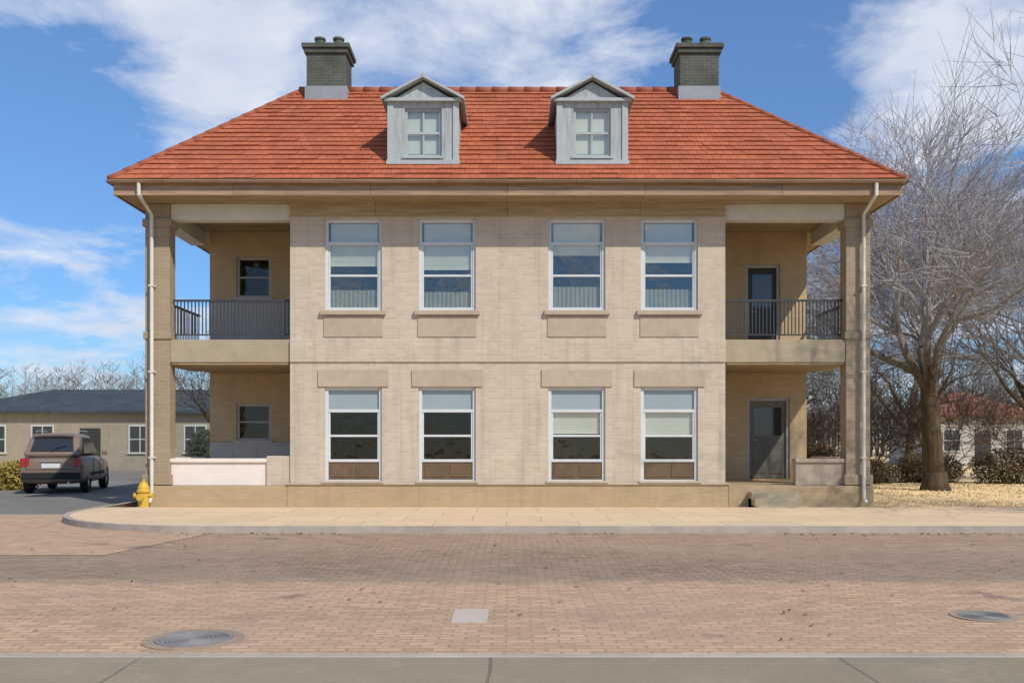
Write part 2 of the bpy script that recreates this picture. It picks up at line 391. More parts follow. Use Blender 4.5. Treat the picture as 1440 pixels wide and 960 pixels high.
# flat details on the street
b = MB(); b.box(-.44,-.12,-13.75,-13.1,-.05,.013)
tag(b.build('concrete_patch', M['patch']), 'pale square concrete patch let into the rose brick paving', 'paving patch')
def cover(x, y, z, r, label):
    b = MB(); b.lathe([(r,-.04),(r,.008),(r*.9,.008),(r*.89,-.004),(r*.86,-.004),(r*.85,.006)]+[(r*k,zz) for q in range(7) for k,zz in ((.80-.11*q,.006),(.79-.11*q,-.003),(.745-.11*q,-.003),(.735-.11*q,.006))]+[(.01,.006)], 32)
    o = thing('manhole_cover', label, 'manhole cover', (x,y,z), 0, 'iron covers in the brick street')
    b.build('lid', M['castiron'], o)
    q = MB(); q.lathe([(r*1.32,-.05),(r*1.32,.003),(r*1.01,.003),(r*1.01,-.05)], 32); q.build('concrete_collar', M['collar'], o)
cover(-2.46, -14.45, .010, .30, 'round grey iron cover in the brick near the left kerb')
cover(4.4, -13.45, .010, .22, 'round grey iron cover in the brick on the right')

# ------------------------------------------------------------------ main house
H = thing('brick_house', 'two-storey buff brick house with hipped red tile roof, white dormers and end porches', 'house')
ZS = 7.17
WIN = []; WX = (-3.62,-1.42,1.62,3.79); HW = .67
for cx in WX:
    WIN.append((cx-HW, cx+HW, .62, 2.87)); WIN.append((cx-HW, cx+HW, 4.66, 6.80))
def holed_wall(name, m, parent, x0, x1, z0, z1, yf, th, holes):
    xs = sorted({x0,x1,*[h[0] for h in holes],*[h[1] for h in holes]}); zs = sorted({z0,z1,*[h[2] for h in holes],*[h[3] for h in holes]})
    b = MB()
    for i in range(len(xs)-1):
        for j in range(len(zs)-1):
            cx, cz = (xs[i]+xs[i+1])/2, (zs[j]+zs[j+1])/2
            if any(h[0]<cx<h[1] and h[2]<cz<h[3] for h in holes): continue
            X0,X1,Z0,Z1 = xs[i],xs[i+1],zs[j],zs[j+1]
            b.face([(X0,yf,Z0),(X1,yf,Z0),(X1,yf,Z1),(X0,yf,Z1)]); b.face([(X0,yf+th,Z0),(X0,yf+th,Z1),(X1,yf+th,Z1),(X1,yf+th,Z0)])
    for h in holes:
        a,c,d,e = h; y0,y1 = yf,yf+th
        b.face([(a,y0,d),(a,y0,e),(a,y1,e),(a,y1,d)]); b.face([(c,y0,d),(c,y1,d),(c,y1,e),(c,y0,e)])
        b.face([(a,y0,d),(a,y1,d),(c,y1,d),(c,y0,d)]); b.face([(a,y0,e),(c,y0,e),(c,y1,e),(a,y1,e)])
    for x in (x0,x1): b.face([(x,yf,z0),(x,yf+th,z0),(x,yf+th,z1),(x,yf,z1)])
    b.face([(x0,yf,z1),(x1,yf,z1),(x1,yf+th,z1),(x0,yf+th,z1)])
    return b.build(name, m, parent)
holed_wall('front_wall', M['brick'], H, -5.1, 5.1, .58, ZS, 0, .32, WIN)
for s in (-1,1):
    bx('side_wall', M['brick'], H, *sorted((s*5.1, s*4.8)), .32, 3.0, .58, ZS-.002)
DOORX = (6.32, 7.24)
for s in (-1,1):
    # back wall of the porches with a door opening on either floor
    lo, hi = sorted((s*5.1, s*7.95)); d0, d1 = sorted((s*DOORX[0], s*DOORX[1]))
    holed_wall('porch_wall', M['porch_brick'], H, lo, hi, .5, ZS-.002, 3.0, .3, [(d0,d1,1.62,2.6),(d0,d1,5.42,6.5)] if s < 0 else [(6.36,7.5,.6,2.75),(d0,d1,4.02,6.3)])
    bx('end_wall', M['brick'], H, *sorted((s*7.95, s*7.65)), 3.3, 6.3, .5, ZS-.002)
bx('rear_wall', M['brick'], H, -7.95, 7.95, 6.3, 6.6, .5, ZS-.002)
bx('inner_floor', M['panelwood'], H, -4.79, 4.79, .33, 6.29, 3.45, 3.7)
bx('inner_partition', M['panelwood'], H, -4.78, 4.78, 3.6, 3.7, .6, 7.1)
# plinth
b = MB(); b.box(-5.16, 5.16, -.06, 3.0, -.1, .58); b.box(-8.01,8.01,3.0,6.66,-.1,.5)
b.build('plinth', M['stone'], H, bevel=.01)
b = MB(); b.box(-5.19,5.19,-.095,-.0,.575,.625)
b.build('water_table', M['trim'], H, bevel=.012)
# belt course and frieze
bx('belt_course', M['brick'], H, -5.1, 5.1, -.035, -.002, 3.45, 3.98, bevel=.01)
bx('frieze_board', M['soffit'], H, -5.1, 5.1, -.045, -.003, 6.86, ZS-.003)

def window(x0, x1, z0, z1, upper, blind_to, parent, net=.5):
    w = x1-x0; y = .055; f = .075
    b = MB(); b.box(x0,x0+f,y,y+.12,z0,z1); b.box(x1-f,x1,y,y+.12,z0,z1); b.box(x0+f,x1-f,y,y+.12,z1-f,z1); b.box(x0+f,x1-f,y,y+.12,z0,z0+f)
    zk = z0+f if upper else z0+.52
    zt = z1-.56
    b.box(x0+f,x1-f,y+.003,y+.117,zt-.035,zt+.035)                           # transom bar
    if not upper: b.box(x0+f,x1-f,y+.003,y+.117,zk-.03,zk+.035)
    zm = (zk+zt)/2; st = .04
    b.box(x0+f,x1-f,y+.03,y+.08,zm-.025,zm+.025)                             # meeting rail and sash stiles
    for a,c in ((x0+f,x0+f+st),(x1-f-st,x1-f)): b.box(a,c,y+.02,y+.10,zk+.035 if not upper else zk,zt-.035)
    W = b.build('window', M['white'], parent, bevel=.006)
    yy = y+.06
    GL = M['glass_up'] if upper else (M['glass'] if blind_to is None else M['glass_clear'])
    def pane(nm, za, zb, m, dy=0):
        g = MB(); g.face([(x0+f*.6,yy+dy,za),(x1-f*.6,yy+dy,za),(x1-f*.6,yy+dy,zb),(x0+f*.6,yy+dy,zb)]); g.build(nm, m, W)
    pane('pane', zk, zm, GL); pane('pane', zm, zt, GL, -.012)
    pane('fanlight', zt, z1-f*.5, M['glass_up'] if upper else M['frosted'])
    if not upper:
        k = MB(); k.box(x0+f,x1-f,y+.025,y+.095,z0+f,zk-.03)
        for a,c in ((x0+f,(x0+x1)/2),((x0+x1)/2,x1-f)): k.box(a+.06,c-.06,y+.012,y+.025,z0+f+.06,zk-.09)
        k.build('kick_panel', M['panelwood'], W, bevel=.006)
    if blind_to is not None:
        k = MB(); zb = blind_to; yb_ = yy+.035; xa,xb = x0+f+st+.004, x1-f-st-.004
        zz = (z1-f-.01 if upper else zt-.04); step = .042
        while zz-step > zb:
            k.face([(xa,yb_,zz),(xb,yb_,zz),(xb,yb_+.012,zz-step+.003),(xa,yb_+.012,zz-step+.003)]); zz -= step
        k.box(xa,xb,yb_-.004,yb_+.016,zz-.03,zz-.004)
        k.build('blind', M['blind'], W)
    if upper:
        k = MB(); nn = 22; ww = (x1-x0-.2)/nn                            # half-height net curtain in shallow folds
        for q in range(nn):
            xa = x0+.1+q*ww; ya,yb2 = (.16,.185) if q%2 else (.185,.16)
            k.face([(xa,ya,z0+.05),(xa+ww,yb2,z0+.05),(xa+ww,yb2,z0+net),(xa,ya,z0+net)])
        k.build('net_curtain', M['net'], W)
    s = MB()
    if upper: s.box(x0-.1,x1+.1,-.09,.10,z0-.11,z0-.001)
    else: s.box(x0-.06,x1+.06,-.12,.10,z0-.005,z0+.05)
    s.build('sill', M['trim'], W, bevel=.012)
    l = MB()
    if upper:
        l.box(x0-.02,x1+.02,-.022,-.002,4.04,z0-.13)                         # apron panel under the sill
        l.build('apron', M['trim'], W, bevel=.006)
    else:
        l.box(x0-.16,x1+.16,-.03,-.002,z1+.003,z1+.40)
        l.build('lintel', M['trim'], W, bevel=.008)
BL = ((None,5.74,.50),(None,5.64,.46),(1.80,5.98,.58),(1.70,5.80,.52))
for cx,(lo_b,up_b,nt) in zip(WX,BL):
    window(cx-HW,cx+HW,.62,2.87,False,lo_b,H)
    window(cx-HW,cx+HW,4.66,6.80,True,up_b,H,nt)

# porches at both ends
for s in (-1,1):
    def X(a,b): return sorted((s*a,s*b))
    b = MB(); lo,hi = X(7.93,8.5)
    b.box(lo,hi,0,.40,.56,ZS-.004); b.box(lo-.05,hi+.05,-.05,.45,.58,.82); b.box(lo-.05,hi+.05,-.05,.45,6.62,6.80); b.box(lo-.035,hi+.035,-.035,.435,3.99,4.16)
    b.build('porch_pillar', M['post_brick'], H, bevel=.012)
    b = MB(); lo,hi = X(5.105,7.925); b.box(lo,hi,.06,.4,6.80,ZS-.003)
    lo,hi = X(8.05,8.44); b.box(lo,hi,.405,3.0,6.80,ZS-.003)
    b.build('porch_beam', M['beam'], H, bevel=.01)
    b = MB(); lo,hi = X(5.105,7.925); b.box(lo,hi,.03,2.995,3.45,3.98); lo,hi = X(7.925,8.44); b.box(lo,hi,.405,2.995,3.45,3.98)
    b.build('balcony_floor', M['concrete_slab'], H, bevel=.01)
    b = MB(); lo,hi = X(5.15,7.9); b.box(lo,hi,.06,2.98,3.40,3.449)
    b.build('porch_ceiling', M['soffit'], H)
    b = MB(); lo,hi = X(5.165,8.56); b.box(lo,hi,-.06,2.998,-.1,.558)
    b.build('porch_base', M['stone'], H, bevel=.01)
    # balcony railing
    b = MB(); lo,hi = X(5.1,7.93)
    b.box(lo,hi,.22,.27,4.90,4.95); b.box(lo,hi,.225,.265,4.10,4.13)
    x = lo+.1
    while x < hi-.05: b.box(x-.012,x+.012,.233,.257,4.13,4.90); x += .085
    lo2,hi2 = X(8.19,8.24); b.box(lo2,hi2,.40,2.99,4.90,4.95); b.box(lo2,hi2,.40,2.99,4.10,4.13)
    y = .5
    while y < 2.95: b.box(lo2+.016,hi2-.016,y-.009,y+.009,4.13,4.90); y += .115
    b.build('railing', M['iron'], H)
    # low parapet of the ground floor porch
    b = MB()
    lo,hi = X(5.67,7.93) if s < 0 else X(6.78,7.93)
    b.box(lo,hi,.10,.36,.56,1.10); b.box(lo-.01,hi+.01,.05,.41,1.10,1.19)
    lo,hi = X(8.09,8.35); b.box(lo,hi,.45,2.995,.56,1.10); b.box(lo-.05,hi+.05,.455,2.99,1.10,1.19)
    b.build('parapet', M['pale'] if s < 0 else M['trim'], H, bevel=.012)  # right parapet gets the darker stone tone to paint in its shade
    if s < 0:
        bx('parapet_pier', M['brick'], H, -5.665, -5.102, .04, .44, .56, 1.25, bevel=.01)
    else:
        b = MB()
        for i in range(3): b.box(5.62,6.72,-.06-.30*(3-i),-.062,.0,.14+.14*i)
        b.build('steps', M['concrete_slab'], H, bevel=.012)
    # openings in the back wall of the porch
    d0,d1 = X(*DOORX)
    if s < 0:
        for z0,z1 in ((1.62,2.6),(5.42,6.5)):
            b = MB(); b.box(d0,d0+.07,3.05,3.17,z0,z1); b.box(d1-.07,d1,3.05,3.17,z0,z1); b.box(d0+.07,d1-.07,3.05,3.17,z1-.07,z1); b.box(d0+.07,d1-.07,3.05,3.17,z0,z0+.06)
            b.box(d0+.07,d1-.07,3.07,3.15,(z0+z1)/2-.02,(z0+z1)/2+.02); b.box(d0-.06,d1+.06,2.93,3.05,z0-.06,z0-.001)
            W = b.build('porch_window', M['dado'], H, bevel=.005)
            g = MB(); g.face([(d0+.05,3.11,z0+.04),(d1-.05,3.11,z0+.04),(d1-.05,3.11,z1-.05),(d0+.05,3.11,z1-.05)]); g.build('pane', M['glass'], W)
        for z0,z1 in ((.565,1.5),(3.985,5.28)):
            b = MB(); b.box(-7.94,-5.11,2.965,2.998,z0,z1); b.box(-7.94,-5.11,2.945,2.998,z1,z1+.06)
            x = -7.8
            while x < -5.4: b.box(x,x+.5,2.955,2.965,z0+.16,z1-.12); x += .62
            b.build('dado_panelling', M['dado'], H, bevel=.004)
    else:
        for (a0,a1,z0,z1,mm) in ((6.36,7.5,.6,2.75,'door_olive'),(d0,d1,4.02,6.3,'door')):
            b = MB(); b.box(a0,a0+.08,3.05,3.2,z0,z1); b.box(a1-.08,a1,3.05,3.2,z0,z1); b.box(a0+.08,a1-.08,3.05,3.2,z1-.08,z1)
            b.build('door_frame', M['dado'], H, bevel=.006)
            b = MB(); b.box(a0+.083,a1-.083,3.10,3.15,z0+.01,z1-.085)
            for e,g_ in ((a0+.2,(a0+a1)/2-.05),((a0+a1)/2+.05,a1-.2)): b.box(e,g_,3.086,3.10,z0+.14,z0+.95)
            D = b.build('door', M[mm], H, bevel=.006)
            b = MB(); hx = a0+.15; b.tube([(hx,3.10,z0+1.03),(hx,3.05,z0+1.03),(hx+.1,3.045,z0+1.03)], .013, 8); b.build('handle', M['rim'], D, smooth=True)
            b = MB(); b.box(a0+.2,a1-.2,3.092,3.10,z0+1.15,z1-.25); b.build('door_glass', M['carglass'], D)
# roof -------------------------------------------------------------------
EX, YF, YB, ZE = 8.96, -.86, 7.46, 7.49
RX, RY, RZ = 5.62, 3.3, 11.02
def slope(b, A, B, C, D_, n):
    """A,B along the eave, C above B, D above A; overlapping tile courses"""
    A,B,C,D_ = map(Vector,(A,B,C,D_))
    nrm = (B-A).cross(D_-A).normalized()
    if nrm.z < 0: nrm = -nrm
    ue = (B-A).normalized(); ln = (((D_+C)/2)-((A+B)/2)).length
    th = .035
    rj = random.Random(int(abs(A[0]*31+C[1]*17))+n)
    for i in range(n):
        t0, t1 = i/n, (i+1)/n
        l0,r0,l1,r1 = A.lerp(D_,t0), B.lerp(C,t0), A.lerp(D_,t1), B.lerp(C,t1)
        off = ue*(.105*(i%2))
        uv = lambda p,t: ((p-A).dot(ue)+.0, t*n*.25)
        segs = max(1,int((r0-l0).length/.62))
        for q in range(segs):                                             # short runs of tiles, each lifted a little differently
            u0,u1 = q/segs,(q+1)/segs; h = th+rj.uniform(-.007,.012); h2 = .004+rj.uniform(0,.006); sl = (D_-A).normalized()*(-rj.uniform(0,.014))
            a,c,e,g = l0.lerp(r0,u0)+sl,l0.lerp(r0,u1)+sl,l1.lerp(r1,u1),l1.lerp(r1,u0)
            P = [a+nrm*h, c+nrm*h, e+nrm*h2, g+nrm*h2]
            b.face(P, [uv(a,t0+.001),uv(c,t0+.001),uv(e,t1-.001),uv(g,t1-.001)])
            b.face([a,c,P[1],P[0]], [uv(a,t0),uv(c,t0),uv(c,t0+.002),uv(a,t0+.002)])
b = MB(); N = 21
slope(b,(-EX,YF,ZE),(EX,YF,ZE),(RX,RY,RZ),(-RX,RY,RZ),N)
slope(b,(EX,YB,ZE),(-EX,YB,ZE),(-RX,RY,RZ),(RX,RY,RZ),N)
slope(b,(EX,YF,ZE),(EX,YB,ZE),(RX,RY,RZ),(RX,RY,RZ),N)
slope(b,(-EX,YB,ZE),(-EX,YF,ZE),(-RX,RY,RZ),(-RX,RY,RZ),N)
b.face([(-EX,YF,ZE),(EX,YF,ZE),(EX,YB,ZE),(-EX,YB,ZE)])
roof = b.build('roof', M['tile'], H)
def capline(b, p, q, r=.11, L=.42):
    p,q = Vector(p),Vector(q); n = int((q-p).length/L)
    for i in range(n):
        a = p.lerp(q,i/n); c = p.lerp(q,(i+1.08)/n)
        b.tube([a,c],[r*1.08,r*.92],10)
b = MB()
capline(b,(-RX,RY,RZ),(RX,RY,RZ))
for sx in (-1,1):
    for yy in (YF,YB): capline(b,(sx*EX,yy,ZE-.01),(sx*RX,RY,RZ-.03),.09)
b.build('ridge_tiles', M['tile'], roof, smooth=True)
bx('soffit', M['soffit'], H, -EX+.12, EX-.12, YF+.10, YB-.10, ZS, ZS+.05)
b = MB()
b.box(-EX+.06,EX-.06,YF+.06,YF+.098,ZS-.02,ZE-.004); b.box(-EX+.06,EX-.06,YB-.098,YB-.06,ZS-.02,ZE-.004)
b.box(-EX+.06,-EX+.098,YF+.098,YB-.098,ZS-.02,ZE-.004); b.box(EX-.098,EX-.06,YF+.098,YB-.098,ZS-.02,ZE-.004)
b.build('fascia', M['fascia'], H)
b = MB()
def gutter(p,q,nrm):
    pts = []
    for k in range(9):
        t = math.pi*k/8; pts.append((math.cos(t)*.075, -math.sin(t)*.075))
    p,q,nrm = Vector(p),Vector(q),Vector(nrm)
    for sgn in (0,1):
        for k in range(8):
            r = 1-.12*sgn
            a,c = pts[k],pts[k+1]
            f = lambda P,u: P+nrm*(u[0]*r)+Vector((0,0,u[1]*r))
            b.face([f(p,a),f(q,a),f(q,c),f(p,c)])
gutter((-EX,YF-.02,ZE-.02),(EX,YF-.02,ZE-.02),(0,-1,0)); gutter((-EX-.02,YF,ZE-.02),(-EX-.02,YB,ZE-.02),(-1,0,0)); gutter((EX+.02,YF,ZE-.02),(EX+.02,YB,ZE-.02),(1,0,0))
b.build('gutter', M['fascia'], H)
for s in (-1,1):
    b = MB(); x = s*8.3
    b.tube([(x,YF-.02,ZE-.07),(x,YF-.02,ZS-.02),(x,-.12,ZS-.3),(x,-.12,.30),(x,-.28,.17)], .042, 10)
    for z in (1.2,3.2,5.2): b.box(x-.06,x+.06,-.17,-.002,z,z+.035)
    b.build('downspout', M['beam'], H, smooth=False)

# chimneys
for s in (-1,1):
    b = MB(); cx = -4.82 if s < 0 else 5.06
    b.box(cx-.52,cx+.52,2.85,3.75,10.0,11.86); b.box(cx-.58,cx+.58,2.79,3.81,11.86,11.98); b.box(cx-.63,cx+.63,2.74,3.86,11.98,12.1)
    ch = b.build('chimney', M['chimney'], H, bevel=.012)
    for dx in (-.25,.25):
        k = MB(); k.lathe([(.15,0),(.13,.26),(.155,.28),(.155,.33),(.11,.33)], 14, (cx+dx,3.3,12.1)); k.build('chimney_pot', M['chimney'], ch)
    f = MB(); f.box(cx-.56,cx+.56,2.81,3.79,10.55,10.98); f.build('flashing', M['lead'], ch)

# dormers
def zroof(y): return ZE+(RZ-ZE)*(y-YF)/(RY-YF)
for s in (-1,1):
    cx = s*1.96; hw = .80; y0 = -.22; zb = zroof(y0)-.02; zt = 9.45; zp = 9.98
    yb = YF+(zt-ZE)*(RY-YF)/(RZ-ZE)
    wx0,wx1,wz0,wz1 = cx-.43,cx+.43,zb+.18,zt-.13
    b = MB()
    # front with the opening cut out, cheeks down to the slope
    for (a,c,d,e) in ((cx-hw,wx0,zb,zt),(wx1,cx+hw,zb,zt),(wx0,wx1,zb,wz0),(wx0,wx1,wz1,zt)):
        b.face([(a,y0,d),(c,y0,d),(c,y0,e),(a,y0,e)])
    for a in (wx0,wx1): b.face([(a,y0,wz0),(a,y0+.2,wz0),(a,y0+.2,wz1),(a,y0,wz1)])
    b.face([(wx0,y0,wz0),(wx1,y0,wz0),(wx1,y0+.2,wz0),(wx0,y0+.2,wz0)]); b.face([(wx0,y0,wz1),(wx1,y0,wz1),(wx1,y0+.2,wz1),(wx0,y0+.2,wz1)])
    for a in (cx-hw,cx+hw): b.face([(a,y0,zb-.05),(a,yb+.1,zt),(a,y0,zt)])
    b.face([(cx-hw,y0,zt),(cx+hw,y0,zt),(cx,y0,zp-.06)])
    d = b.build('dormer', M['boards'], H)
    # corner boards and cornice
    t = MB()
    for a in (cx-hw-.03, cx+hw-.11): t.box(a,a+.14,y0-.035,y0-.002,zb,zt-.002)
    t.box(cx-hw-.1,cx+hw+.1,y0-.11,y0-.001,zt,zt+.075); t.box(cx-hw-.05,cx+hw+.05,y0-.09,y0-.003,zb-.02,zb+.08)
    t.box(wx0-.05,wx1+.05,y0-.075,y0-.001,wz0-.06,wz0-.004)
    t.build('trim', M['dormer'], d, bevel=.006)
    # little gabled roof in lead, running back into the slope
    ov = .16; ybp = YF+(zp-ZE)*(RY-YF)/(RZ-ZE)+.1
    r = MB()
    for q in (-1,1):
        ex = cx+q*(hw+ov); ez = zt+.02; 
        pts = [(ex,y0-.18,ez),(cx,y0-.18,zp),(cx,ybp,zp),(ex,yb+.1,ez)]
        r.face(pts); r.face([(p[0],p[1],p[2]+.06) for p in pts])
        r.face([pts[0],pts[1],(cx,y0-.18,zp+.06),(ex,y0-.18,ez+.06)]); r.face([pts[0],pts[3],(ex,yb+.1,ez+.06),(ex,y0-.18,ez+.06)])
    r.tube([(cx,y0-.19,zp+.06),(cx,ybp,zp+.06)],.035,8)
    r.build('dormer_roof', M['dormer'], d)
    f = MB(); w = .06; y = y0+.06
    f.box(wx0,wx0+w,y,y+.07,wz0,wz1); f.box(wx1-w,wx1,y,y+.07,wz0,wz1); f.box(wx0+w,wx1-w,y,y+.07,wz0,wz0+w); f.box(wx0+w,wx1-w,y,y+.07,wz1-w,wz1)
    zm = (wz0+wz1)/2; f.box(wx0+w,wx1-w,y+.005,y+.06,zm-.03,zm+.03); f.box(cx-.018,cx+.018,y+.012,y+.055,wz0+w,zm-.03); f.box(cx-.018,cx+.018,y+.012,y+.055,zm+.03,wz1-w)
    f.build('window_frame', M['dormer'], d, bevel=.004)
    g = MB(); g.face([(wx0+.02,y+.035,wz0+.02),(wx1-.02,y+.035,wz0+.02),(wx1-.02,y+.035,wz1-.02),(wx0+.02,y+.035,wz1-.02)])
    g.build('pane', M['glass_up'], d)
    k = MB(); k.face([(wx0-.05,y0+.16,wz0+.1),(wx1+.05,y0+.16,wz0+.1),(wx1+.05,y0+.16,wz1+.05),(wx0-.05,y0+.16,wz1+.05)]); k.build('curtain', M['blind'], d)

# ------------------------------------------------------------------ trees
def bare_tree(seed, h, spread, levels=5, trunk_r=.3, first=.28, kids=(5,5,5,5,4), droop=0):
    rnd = random.Random(seed); T = MB(); C = MB()
    def grow(p, d, L, r, lev, B):
        n = 4 if lev < 3 else (3 if lev < 4 else 2)
        pts = [p]; rr = [r]; q = p.copy(); dd = d.copy()
        for i in range(n):
            j = .16 if lev else .05
            dd = (dd+Vector((rnd.gauss(0,j),rnd.gauss(0,j),rnd.gauss(0,j)+(.05 if lev<4 else .0)-droop*(lev>2)))).normalized()
            q = q+dd*(L/n); pts.append(q.copy()); rr.append(r*(1-(.55 if lev else .4)*(i+1)/n))
        B.tube(pts, rr, (9,6,5,4,3,3)[lev], cap=lev<2)
        if lev == levels: return
        k = kids[lev]
        for i in range(k):
            t = rnd.uniform(.45 if lev else .62, 1.0) if i else 1.0
            f = t*n; a = min(int(f),n-1); pp = pts[a].lerp(pts[a+1], f-a); ax = (pts[a+1]-pts[a]).normalized()
            o = ax.orthogonal().normalized(); o.rotate(Matrix.Rotation(rnd.uniform(0,6.28)+i*6.28/k,3,ax))
            ang = rnd.uniform(.35,.85)*(spread if lev<2 else 1) if i else rnd.uniform(.05,.3)
            nd = (ax*math.cos(ang)+o*math.sin(ang)).normalized()
            if nd.z < -.1: nd.z *= .3; nd.normalize()
            ratio = rnd.uniform(.62,.86) if lev else rnd.uniform(.8,1.1)
            grow(pp, nd, L*ratio if lev else h*.27*rnd.uniform(.85,1.15), max(rr[a]*rnd.uniform(.5,.68),.0095), lev+1, C)
    grow(Vector((0,0,-.1)), Vector((0,0,1)), h*first, trunk_r, 0, T)
    T.tube([(0,0,-.1),(0,0,.25),(0,0,.6)],[trunk_r*1.5,trunk_r*1.15,trunk_r*1.0],10)
    return T, C
def place_tree(name, label, builder, loc, rz, cm='twig', group=None):
    T, C = builder
    o = thing(name, label, 'tree', loc, rz, group)
    T.build('trunk', M['tree' if cm == 'twig' else 'bark'], o, smooth=True); C.build('crown', M['tree' if cm == 'twig' else cm], o)
    return o
TG = 'bare winter trees'
K = (6,6,6,5,6)
place_tree('bare_tree', 'large leafless tree with thick dark trunk right of the house', bare_tree(11,13.2,1.05,5,.36,.36,K), (13.85,8.5,0), 0, group=TG)
place_tree('bare_tree', 'leafless grey tree at the right edge of the photo behind the thick dark trunk', bare_tree(5,13.0,1.15,5,.26,.2,K), (19.6,13,0), 1.0, group=TG)
place_tree('bare_tree', 'tall leafless tree farther back between the dark trunk and the right edge', bare_tree(77,14.0,1.1,5,.24,.22,K), (19.5,24,0), .4, group=TG)
place_tree('bare_tree', 'slim leafless tree seen through the right porch behind the house', bare_tree(23,11.0,.95,5,.18,.2), (11.6,17,0), 2.0, group=TG)
place_tree('bare_tree', 'small distant leafless tree left of the house above the slate roof', bare_tree(41,9,1.0,4,.16,.25,(5,5,4,4,3)), (-41,58,0), 0.0, 'twig_far', group=TG)
place_tree('bare_tree', 'leafless tree behind the left porch', bare_tree(8,8,1.0,4,.14,.2,(5,5,5,4,4)), (-10.6,13,0), 0.0, group=TG)
place_tree('bare_tree', 'leafless tree added beyond the right edge to shade the right porch', bare_tree(31,12.5,1.0,5,.24,.34,(5,5,5,4,4)), (15.8,-6.6,0), 0.0, group=TG)  # added just out of frame so its crown shades the right porch and pavement
BG = 'brown twiggy undergrowth on the right'
for i,(x,y,h,lab) in enumerate(((14.9,17,6.2,'brown twiggy sapling just right of the thick dark trunk'),(18.6,18,6.8,'tall brown twiggy sapling between the trees on the right'),(21.6,17,6.5,'brown twiggy sapling at the right edge of the photo'),(11.9,15,4.6,'low brown twiggy sapling beside the right porch pillar'))):
    place_tree('twiggy_sapling', lab, bare_tree(70+i,h,1.2,4,.07,.06,(9,6,5,5,4)), (x,y,0), i, 'twig_brown', group=BG)

def leafy(name, label, cat, loc, sx, sy, sz, n, m, seed, size=.06, stems=True, box=False):
    rnd = random.Random(seed); b = MB(); st = MB()
    for i in range(n):
        while True:
            x,y,z = rnd.uniform(-1,1),rnd.uniform(-1,1),rnd.uniform(0,1)
            lump = 1+.35*mnoise.noise(Vector((x*2.3+seed,y*2.3,z*2.3)))
            if box:
                if max(abs(x)**6+z**6,abs(y)**6+z**6) < lump**3: break
            elif (x*x+y*y)/(lump*lump)+((z-.4)/.62)**2 < 1: break
        p = Vector((x*sx,y*sy,z*sz)); s = size*rnd.uniform(.6,1.4)
        d = Vector((rnd.gauss(0,1),rnd.gauss(0,1),rnd.gauss(0,1))).normalized(); e = d.orthogonal().normalized()*.5
        b.face([p-d*s, p+e*s, p+d*s, p-e*s])
    o = thing(name, label, cat, loc, 0)
    b.build('foliage', m, o)
    for i in range(14):
        t = rnd.uniform(0,6.28); rr = rnd.uniform(.2,.85)
        st.tube([(sx*.15*math.cos(t),sy*.15*math.sin(t),-.05),(sx*.5*rr*math.cos(t),sy*.5*rr*math.sin(t),sz*.5),(sx*rr*math.cos(t),sy*rr*math.sin(t),sz*.93)],[.02,.014,.005],5)
    st.build('stem', M['bark'], o)
    return o
for i,(x,y,w,h,lab) in enumerate((
    (13.4,13.6,1.3,.95,'low brown winter shrub just behind the dark trunk'),
    (16.1,14.2,1.5,1.15,'middle brown shrub of the row on the far lawn edge'),
    (18.9,13.4,1.6,1.35,'darkest brown shrub at the right edge of the photo'))):
    leafy('shrub', lab, 'shrub', (x,y,0), w, .8, h, 7500, M['leaf_brown'], 50+i, .045)['group'] = 'brown shrubs along the far lawn edge'
leafy('shrub', 'yellow olive shrub at the left edge of the photo', 'shrub', (-16.3,9,0), .75, .6, .95, 2600, M['leaf_olive'], 61, .06)
leafy('shrub', 'pale green shrub behind the left porch', 'shrub', (-10.2,9.5,0), .7, .7, 2.0, 4200, M['leaf_green'], 62, .06)
leafy('shrub', 'rusty brown shrub behind the right porch', 'shrub', (10.6,11.0,0), 1.0, .8, 1.5, 3200, M['leaf_brown'], 63, .07)

# far wood on both sides, one mass
def far_wood(name, label, x0, x1, y, n, hmin, hmax, seed):
    rnd = random.Random(seed); b = MB()
    for i in range(n):
        x = rnd.uniform(x0,x1); yy = y+rnd.uniform(-8,14); h = rnd.uniform(hmin,hmax)*(1+.35*mnoise.noise(Vector((x*.07,seed,0))))
        b.tube([(x,yy,0),(x+rnd.gauss(0,.3),yy,h*.5),(x+rnd.gauss(0,.8),yy,h)],[.13,.08,.02],4,False)
        for k in range(54):
            z = h*rnd.uniform(.22,1); a = rnd.uniform(0,6.28); l = rnd.uniform(.9,2.8)*(1.15-z/h*.6)
            sx = x+rnd.gauss(0,.3)
            b.tube([(sx,yy,z),(sx+math.cos(a)*l*.5,yy+math.sin(a)*l*.5,z+l*.35),(sx+math.cos(a)*l,yy+math.sin(a)*l,z+l*rnd.uniform(.5,1.0))],[.045,.035,.012],3,False)
    return tag(b.build(name, M['twig_far']), label, 'woodland', kind='stuff')
far_wood('far_wood', 'band of grey leafless woodland on the skyline left of the house', -150, -30, 120, 240, 10, 14, 1)
far_wood('far_wood', 'grey leafless woodland far behind the lawn right of the house', 16, 120, 75, 330, 9, 13, 2)

